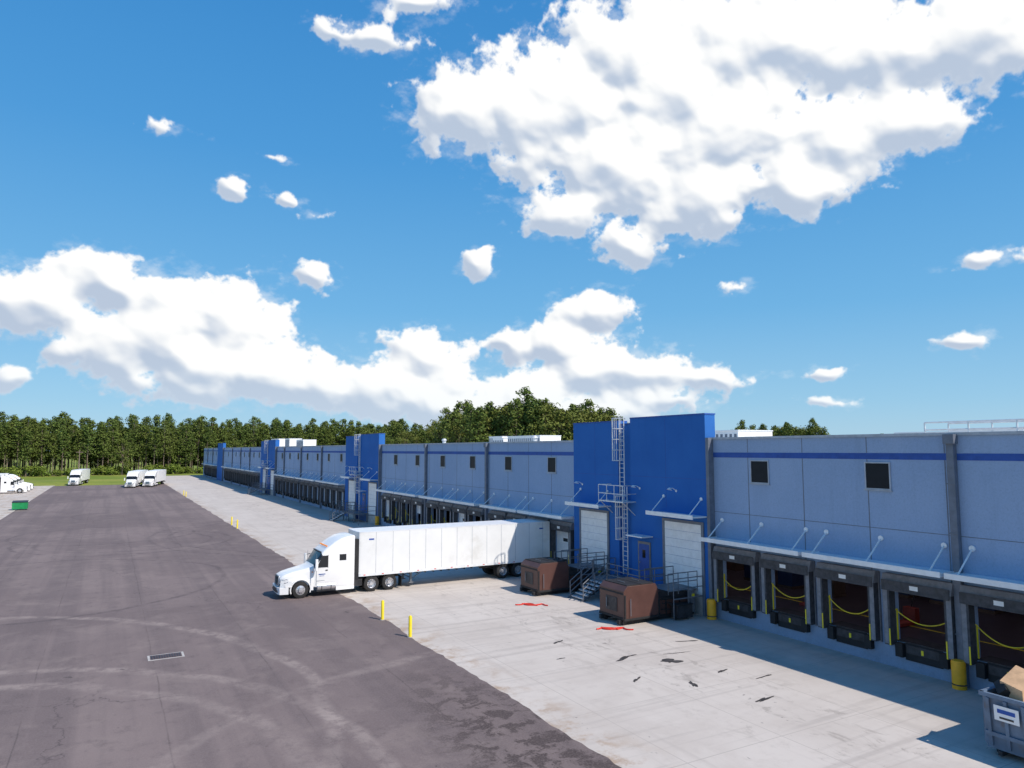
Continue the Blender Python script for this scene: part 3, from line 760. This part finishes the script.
# ------------------------------------------------------------------ stains, hoses
def stain(x,y,rx,ry,rz=0,seed=0):
    r_=random.Random(seed); n=60; pts=[]; ph=[r_.uniform(0,6.28) for _ in range(9)]
    for k in range(n):
        t=2*math.pi*k/n; rr_=1+sum(.34/(j+1)*math.sin((j+2)*t+ph[j]) for j in range(9))
        u=rx*rr_*math.cos(t); v=ry*rr_*math.sin(t)
        pts.append((x+u*math.cos(rz)-v*math.sin(rz),y+u*math.sin(rz)+v*math.cos(rz),.001))
    b=MB('oil_stain'); b.poly(pts,'oil'); b.done(fix=False)
for i,p in enumerate([(22.3,25.1,.42,.3,0),(20.6,26.4,.6,.09,.4),(21.2,26.6,.3,.08,.1),(23.4,25.9,.5,.05,-.2),(19.3,23.8,.35,.07,.6),(22.0,19.6,.5,.09,.2),(19.6,30.2,.35,.09,.5),(18.2,27.8,.2,.06,.2),(24.2,21.5,.4,.06,.1),(25.3,27.2,.5,.08,-.4),(20.9,22.2,.3,.12,1.),(23.2,22.9,.25,.1,.3)]): stain(*p,seed=i+5)
def hose(x,y,seed):
    r_=random.Random(seed); b=MB('air_hose'); pts=[]
    for i in range(40):
        t=i/39; pts.append((x+1.3*t+.12*math.sin(t*17+seed),y-.8*t+.2*math.sin(t*9+seed),.035))
    b.tube(pts,.04,'hose',6); b.done()
hose(22.3,38.2,1); hose(22.0,38.6,4); hose(23.0,31.2,2); hose(22.8,31.4,5)

# ------------------------------------------------------------------ trees
def leaf_cards(b,cx,cy,cz,rx,ry,rz,n,size,mat,rng):
    for _ in range(n):
        while True:
            p=Vector((rng.uniform(-1,1),rng.uniform(-1,1),rng.uniform(-1,1)))
            if p.length<1: break
        k=p.length
        if k<.45 and rng.random()<.6: p=p*(.8/max(k,.05))
        c=Vector((cx+p.x*rx,cy+p.y*ry,cz+p.z*rz))
        nrm=(Vector((p.x,p.y,p.z+.4))+Vector((rng.uniform(-1,1),rng.uniform(-1,1),rng.uniform(-1,1)))*.7).normalized()
        a=nrm.orthogonal().normalized(); a.rotate(Quaternion(nrm,rng.uniform(0,6.28))); d=nrm.cross(a)
        s=size*rng.uniform(.6,1.25); t=s*rng.uniform(.5,.9)
        b.add([c-a*s,c+d*t*.8,c+a*s,c-d*t],[(0,1,2,3)],mat)
def pine(seed,H):
    rng=random.Random(seed); b=MB('pine_tree_mesh')
    lean=Vector((rng.uniform(-.5,.5),rng.uniform(-.5,.5),0)); segs=6
    P=[Vector((0,0,0))+lean*(i/segs)**1.5+Vector((0,0,H*i/segs)) for i in range(segs+1)]
    for i in range(segs): b.cyl(P[i],P[i+1],.22*(1-i/segs*.85),'bark',7,r2=.22*(1-(i+1)/segs*.85))
    nb=42; start=rng.uniform(.24,.44)
    for i in range(nb):
        t=start+(1-start)*(i/nb)**.9; z=H*t; L=(1-t)**.5*H*.15*rng.uniform(.5,1.3)+.6
        a=rng.uniform(0,6.28); base=lean*t**1.5+Vector((0,0,z)); e=base+Vector((math.cos(a)*L,math.sin(a)*L,L*.25))
        b.cyl(base,e,.06,'bark',4,r2=.02)
        m=base.lerp(e,.7)
        leaf_cards(b,m.x,m.y,m.z+.2,L*.52+.4,L*.52+.4,.8+.25*L*.3,28,.36,'pine',rng)
    leaf_cards(b,lean.x,lean.y,H-.3,.8,.8,1.2,26,.3,'pine',rng)
    return b
def oak(seed,H,W):
    rng=random.Random(seed); b=MB('oak_tree_mesh')
    b.cyl((0,0,0),(0,0,H*.5),.32,'bark',8,r2=.2)
    for i in range(34):
        a=rng.uniform(0,6.28); t=rng.uniform(.2,1); rr=W*math.sqrt(max(0,1-((t-.55)/.55)**2))*rng.uniform(.35,1)
        c=Vector((math.cos(a)*rr,math.sin(a)*rr,H*t*.93))
        b.cyl((0,0,min(H*.5,H*.3*t+.2*H)),c,.08,'bark',4,r2=.03)
        s_=rng.uniform(1.1,2.1)
        leaf_cards(b,c.x,c.y,c.z,s_,s_,s_*.75,64,.32,'decid',rng)
    return b
def bush(seed):
    rng=random.Random(seed); b=MB('shrub_mesh')
    for i in range(9):
        c=(rng.uniform(-2.4,2.4),rng.uniform(-1,1),rng.uniform(.4,2.6)); s_=rng.uniform(.8,1.5)
        b.cyl((c[0]*.4,c[1]*.4,0),c,.05,'bark',4,r2=.02)
        leaf_cards(b,*c,s_,s_,s_*.9,55,.3,'shrub',rng)
    return b
def to_mesh(b):
    o=b.done(fix=False); me=o.data; bpy.data.objects.remove(o); return me
PM=[to_mesh(pine(i*11+1,h)) for i,h in enumerate((21,19.5,22.5,17.5,20.5,23.5))]
OM=[to_mesh(oak(i*7+2,h,w)) for i,(h,w) in enumerate(((17,5.5),(14,5),(18,6)))]
BM=[to_mesh(bush(i)) for i in range(3)]
def place(par,me,x,y,s,nm,z=-.06):
    o=bpy.data.objects.new(nm,me); COL.objects.link(o); o.parent=par; o.location=(x,y,z); o.rotation_euler=(0,0,random.uniform(0,6.28)); o.scale=(s*random.uniform(.9,1.1),s*random.uniform(.9,1.1),s)
F_=group('pine_forest')
for row in range(7):
    n=118-row*4
    for i in range(n):
        x=-175+330*(i+random.uniform(-.45,.45))/n; y=312+row*5+random.uniform(-3,3)+5*math.sin(x*.03)
        if row>0 and random.random()<.06: continue
        if random.random()<(.05 if row<2 else .2): place(F_,random.choice(OM),x,y,random.uniform(.7,.92),'oak')
        else: place(F_,random.choice(PM),x,y,random.uniform(.76,.99)*(1+.014*row),'pine')
for i in range(140):
    x=-175+320*(i+random.uniform(-.4,.4))/140; place(F_,random.choice(BM),x,308+random.uniform(-1,5)+5*math.sin(x*.03),random.uniform(.6,1.3),'shrub')
F2=group('tree_line')
def blob(az0,az1,d0,d1,n,top):
    for i in range(n):
        a=R(random.uniform(az0,az1)); d=random.uniform(d0,d1)
        t=top(math.degrees(a)) if callable(top) else top
        m=random.choice(OM+OM+PM[:3]); h=18 if m in OM else 21
        place(F2,m,d*math.sin(a),d*math.cos(a),t/h*random.uniform(.85,1.1),'tree')
blob(24.0,38.,205,250,160,lambda a: 19.0+4.6*math.sin(max(0,(a-24)/14)*math.pi)**.6)
blob(18,26,290,330,30,18)
blob(46,53,300,350,60,19)
blob(53,66,330,380,50,15)
F3=group('distant_tree_belt')
for i in range(150):
    a=R(-75+170*(i+random.random())/150); d=random.uniform(470,560)
    place(F3,random.choice(PM+OM),d*math.sin(a),d*math.cos(a),random.uniform(.7,.85),'tree')

# ------------------------------------------------------------------ sky
SUN_AZ,SUN_EL=155.,46.
CL=[(25.9,26.4,5.2,3.2),(32.4,26.2,6.6,4.7),(40.1,30.2,8.5,3.6),(38.3,22.2,7.8,4.0),(33.6,18.8,3.7,1.9),(43.9,19.6,5.3,3.2),(39.4,16.2,2.9,1.6),(49.0,29.4,8.0,3.9),(56.6,27.6,7.3,3.5),(63.5,27.0,5.8,3.3),(54.3,21.8,4.8,3.2),(46.8,23.8,6.2,3.4),(59.5,22.6,4.0,2.4),(52.1,19.2,3.3,2.0),(17.9,30.7,3.6,1.0),(20.9,33.2,3.3,1.0),(40,38,10,4),(43,26.5,8,4),
(2.5,22.6,1.3,.45),(7.5,19.4,1.0,.7),(11.0,18.9,.8,.4),(13.5,18.0,1.2,.35),(10.3,21.7,1.0,.3),(26.6,14.8,1.5,1.0),(46.9,12.4,1.1,.5),(64.2,12.7,2.2,.5),(61.8,7.2,1.4,.55),(13.2,13.5,1.7,1.0),
(-4.6,10.1,3.6,2.2),(-.5,11.4,3.8,2.5),(3.3,10.7,4.0,2.6),(8.2,9.6,3.5,3.0),(.4,7.6,4.6,2.6),(5.7,6.0,5.8,2.7),(10.6,6.1,3.8,2.6),(-6.1,4.7,1.0,.8),(7.2,7.9,3.2,2.4),(3,8.6,4.5,3),
(22.0,7.2,3.8,2.4),(24.4,5.2,2.6,2.1),(18.9,4.6,4.9,2.3),(15.0,4.8,3.2,1.8),(22.8,3.4,4.2,1.9),
(35.7,10.8,3.1,1.9),(33.3,8.4,4.2,1.9),(29.3,8.4,2.8,.9),(36.5,6.4,5.2,2.5),(30.9,4.8,4.2,2.0),(40.4,5.9,4.2,1.7),(44.3,5.6,3.4,1.0),(41.2,3.9,4.8,1.1),(53.2,5.7,1.5,.45),(53.5,3.5,1.5,.35),(33.3,2.8,6.8,1.4),(27,3.0,4,1.2),
(-40,20,9,4),(-34,16,6,3),(-60,12,10,4),(95,18,12,5),(104,22,8,4),(120,30,12,6),(160,15,14,4),(-110,22,12,5),(-150,14,14,4),(60,48,8,4)]
AW,AH=5760,960          # 360 x 60 degrees
def perlin_tab(seed):
    r=np.random.RandomState(seed); a=r.rand(256,256).astype(np.float32)*2*np.pi; return np.cos(a),np.sin(a)
def perlin(x,y,seed):
    gx,gy=perlin_tab(seed); x0=np.floor(x); y0=np.floor(y); fx=x-x0; fy=y-y0
    xi=x0.astype(np.int32)&255; yi=y0.astype(np.int32)&255; xj=(xi+1)&255; yj=(yi+1)&255
    u=fx*fx*fx*(fx*(fx*6-15)+10); v=fy*fy*fy*(fy*(fy*6-15)+10)
    a=gx[yi,xi]*fx+gy[yi,xi]*fy; b=gx[yi,xj]*(fx-1)+gy[yi,xj]*fy
    c=gx[yj,xi]*fx+gy[yj,xi]*(fy-1); d=gx[yj,xj]*(fx-1)+gy[yj,xj]*(fy-1)
    return ((a+(b-a)*u)*(1-v)+(c+(d-c)*u)*v)*1.5
def rot(x,y,i):
    c,s_=math.cos(.9*i+.4),math.sin(.9*i+.4); return x*c-y*s_+i*17.3, x*s_+y*c+i*9.1
def fbm(x,y,f,octv,seed,gain=.5,bil=False):
    s=0;a=1.;t=0
    for i in range(octv):
        xr,yr=rot(x*f,y*f,i); n=perlin(xr,yr,seed+i)
        if bil: n=np.sqrt(n*n+.004)*2-.55
        s=s+a*n; t+=a; a*=gain; f*=2.03
    return s/t
az1=(np.arange(AW,dtype=np.float32)+.5)/AW*360-180; el1=(np.arange(AH,dtype=np.float32)+.5)/AH*60
near=np.zeros((AH,AW),bool)
for (a,e,rx,ry) in CL:
    i0=max(0,int((a-rx*2.2-3+180)*16)); i1=min(AW,int((a+rx*2.2+3+180)*16)); j0=max(0,int((e-ry*2.2-2.5)*16)); j1=min(AH,int((e+ry*2.2+2.5)*16)); near[j0:j1,i0:i1]=True
jj,ii=np.nonzero(near); X_=az1[ii]; Y_=el1[jj]*1.15
wx=X_+fbm(X_,Y_,.25,4,11)*1.3; wy=Y_/1.15+fbm(X_,Y_,.25,4,31)*.9
best=np.full_like(X_,-9.)
for (a,e,rx,ry) in CL:
    q=np.sqrt(((wx-a)/rx)**2+((wy-e)/ry)**2); f=(1.08-q)*np.minimum(1.,(min(rx,ry)/2.0)**.55)
    h=np.clip(.5+.5*(f-best)/.4,0,1); best=best*(1-h)+f*h+.4*h*(1-h)
F0=np.where(best>.5,.5+(best-.5)*.6,best)*1.25
n1=fbm(X_,Y_,.36,8,57,.57)
b1=fbm(X_,Y_,.6,5,71,.5,True)      # rounded puffs
inner=np.clip((best-.45)/.4,0,1)
D=F0+n1*(1.0-.25*inner)-b1*.22+.03+.12*inner
body=np.clip(D,0,2)
Hh=1.9*np.sqrt(body)-b1*.62*np.clip(body*2.5,0,1)*(1-.55*inner)
Df=np.full((AH,AW),-3.,np.float32); Hf=np.zeros((AH,AW),np.float32)
Df[jj,ii]=D; Hf[jj,ii]=Hh
big=np.zeros((AH,AW),np.float32); big[jj,ii]=fbm(X_*.6,Y_,.16,3,131,.5)
def blur(A,k):
    for _ in range(k):
        A=(np.roll(A,1,0)+A*2+np.roll(A,-1,0))/4; A=(np.roll(A,1,1)+A*2+np.roll(A,-1,1))/4
    return A
Hb=blur(Hf,6); Hm=blur(Hb,50); Hs=blur(Hm,150)
def lam(H,k):
    gy,gx=np.gradient(H,.0625); nx,ny=-gx*k,-gy*k; return (nx*.38+ny*.72+.62)/np.sqrt(nx*nx+ny*ny+1)
def sst(x,a,b): t=np.clip((x-a)/(b-a),0,1); return t*t*(3-2*t)
shade=.20*lam(Hb,.40)+.30*lam(Hm,.8)+.55*lam(Hs,2.6)+.22*big
shade=sst(shade,.05,.72)
shade=np.clip(shade+.25*(1-sst(Df,.0,.45)),0,1)
wisp=np.full((AH,AW),0,np.float32); wisp[jj,ii]=sst(F0+fbm(X_,Y_*1.6,.5,7,91,.62)*1.3,-.25,1.0)*.36
alpha=np.maximum(sst(Df,-.02,.32),wisp)
alpha*= (sst(el1,0.,1.8))[:,None]
px=np.zeros((AH,AW,4),np.float32); px[...,0]=shade; px[...,1]=alpha; px[...,3]=1
img=bpy.data.images.new('sky_cloud_map',AW,AH,alpha=False,float_buffer=False); img.colorspace_settings.name='Non-Color'
img.pixels.foreach_set(px.ravel()); img.update(); img.pack()

W=bpy.data.worlds.new('sky'); scene.world=W; W.use_nodes=True
n=NT(W.node_tree); n.n.clear()
tc=n.node('ShaderNodeTexCoord'); d=tc.outputs['Generated']
sx=n.node('ShaderNodeSeparateXYZ'); n.l.new(d,sx.inputs[0])
u=n.m('MULTIPLY_ADD',n.m('ARCTAN2',sx.outputs[0],sx.outputs[1]),57.29578/360,.5)
el=n.m('MULTIPLY',n.m('ARCSINE',sx.outputs[2]),57.29578)
v_=n.m('DIVIDE',el,60.)
cb=n.node('ShaderNodeCombineXYZ'); n.l.new(u,cb.inputs[0]); n.l.new(v_,cb.inputs[1])
it=n.node('ShaderNodeTexImage'); it.image=img; it.interpolation='Linear'; it.extension='EXTEND'; n.l.new(cb.outputs[0],it.inputs[0])
sp=n.node('ShaderNodeSeparateColor'); n.l.new(it.outputs['Color'],sp.inputs[0])
alpha=n.m('MULTIPLY',sp.outputs[1],n.m('GREATER_THAN',el,0.)); alpha=n.m('MULTIPLY',alpha,n.ramp(el,54,59,1,0))
ccol=n.mix(sp.outputs[0],(4.9,5.8,7.2),(10.3,10.3,10.2))
ccol=n.mix(n.ramp(el,1,8,.28,0),ccol,(6.6,8.3,9.6))
sky=n.node('ShaderNodeTexSky',sky_type='NISHITA'); sky.sun_disc=False; sky.sun_elevation=R(SUN_EL); sky.sun_rotation=R(SUN_AZ)
sky.air_density=1.0; sky.dust_density=.4; sky.ozone_density=3.0
cr=n.node('ShaderNodeValToRGB'); e=cr.color_ramp
n.l.new(n.m('DIVIDE',el,90.,clamp=True),cr.inputs[0])
stops=[(0,(.42,.67,.86)),(.04,(.30,.60,.86)),(.12,(.155,.475,.83)),(.25,(.07,.35,.76)),(.42,(.032,.255,.66)),(1,(.015,.15,.5))]
e.elements[0].position=0; e.elements[0].color=c4(stops[0][1]); e.elements[1].position=1; e.elements[1].color=c4(stops[-1][1])
for p,c in stops[1:-1]:
    q=e.elements.new(p); q.color=c4(c)
grad=n.scale(cr.outputs[0],10.)
base=n.mix(.82,sky.outputs[0],grad)
fin=n.mix(alpha,base,ccol)
bg=n.node('ShaderNodeBackground'); bg.inputs['Strength'].default_value=.1; n.l.new(fin,bg.inputs['Color'])
ou=n.node('ShaderNodeOutputWorld'); n.l.new(bg.outputs[0],ou.inputs[0])

sun=bpy.data.lights.new('sun','SUN'); sun.energy=4.9; sun.angle=R(.5); sun.color=(1,.92,.82)
so=bpy.data.objects.new('sun',sun); COL.objects.link(so)
sv=Vector((math.sin(R(SUN_AZ))*math.cos(R(SUN_EL)),math.cos(R(SUN_AZ))*math.cos(R(SUN_EL)),math.sin(R(SUN_EL))))
so.rotation_euler=sv.to_track_quat('Z','Y').to_euler(); so.location=(0,-20,60)

cd=bpy.data.cameras.new('camera'); cam=bpy.data.objects.new('camera',cd); COL.objects.link(cam)
cam.location=(0,0,9.4); cam.rotation_euler=(R(95.31),0,R(-29.4))
cd.sensor_width=36; cd.lens=24.96; cd.clip_end=8000; cd.clip_start=.1
scene.camera=cam
scene.view_settings.view_transform='Standard'; scene.view_settings.look='None'; scene.view_settings.exposure=0
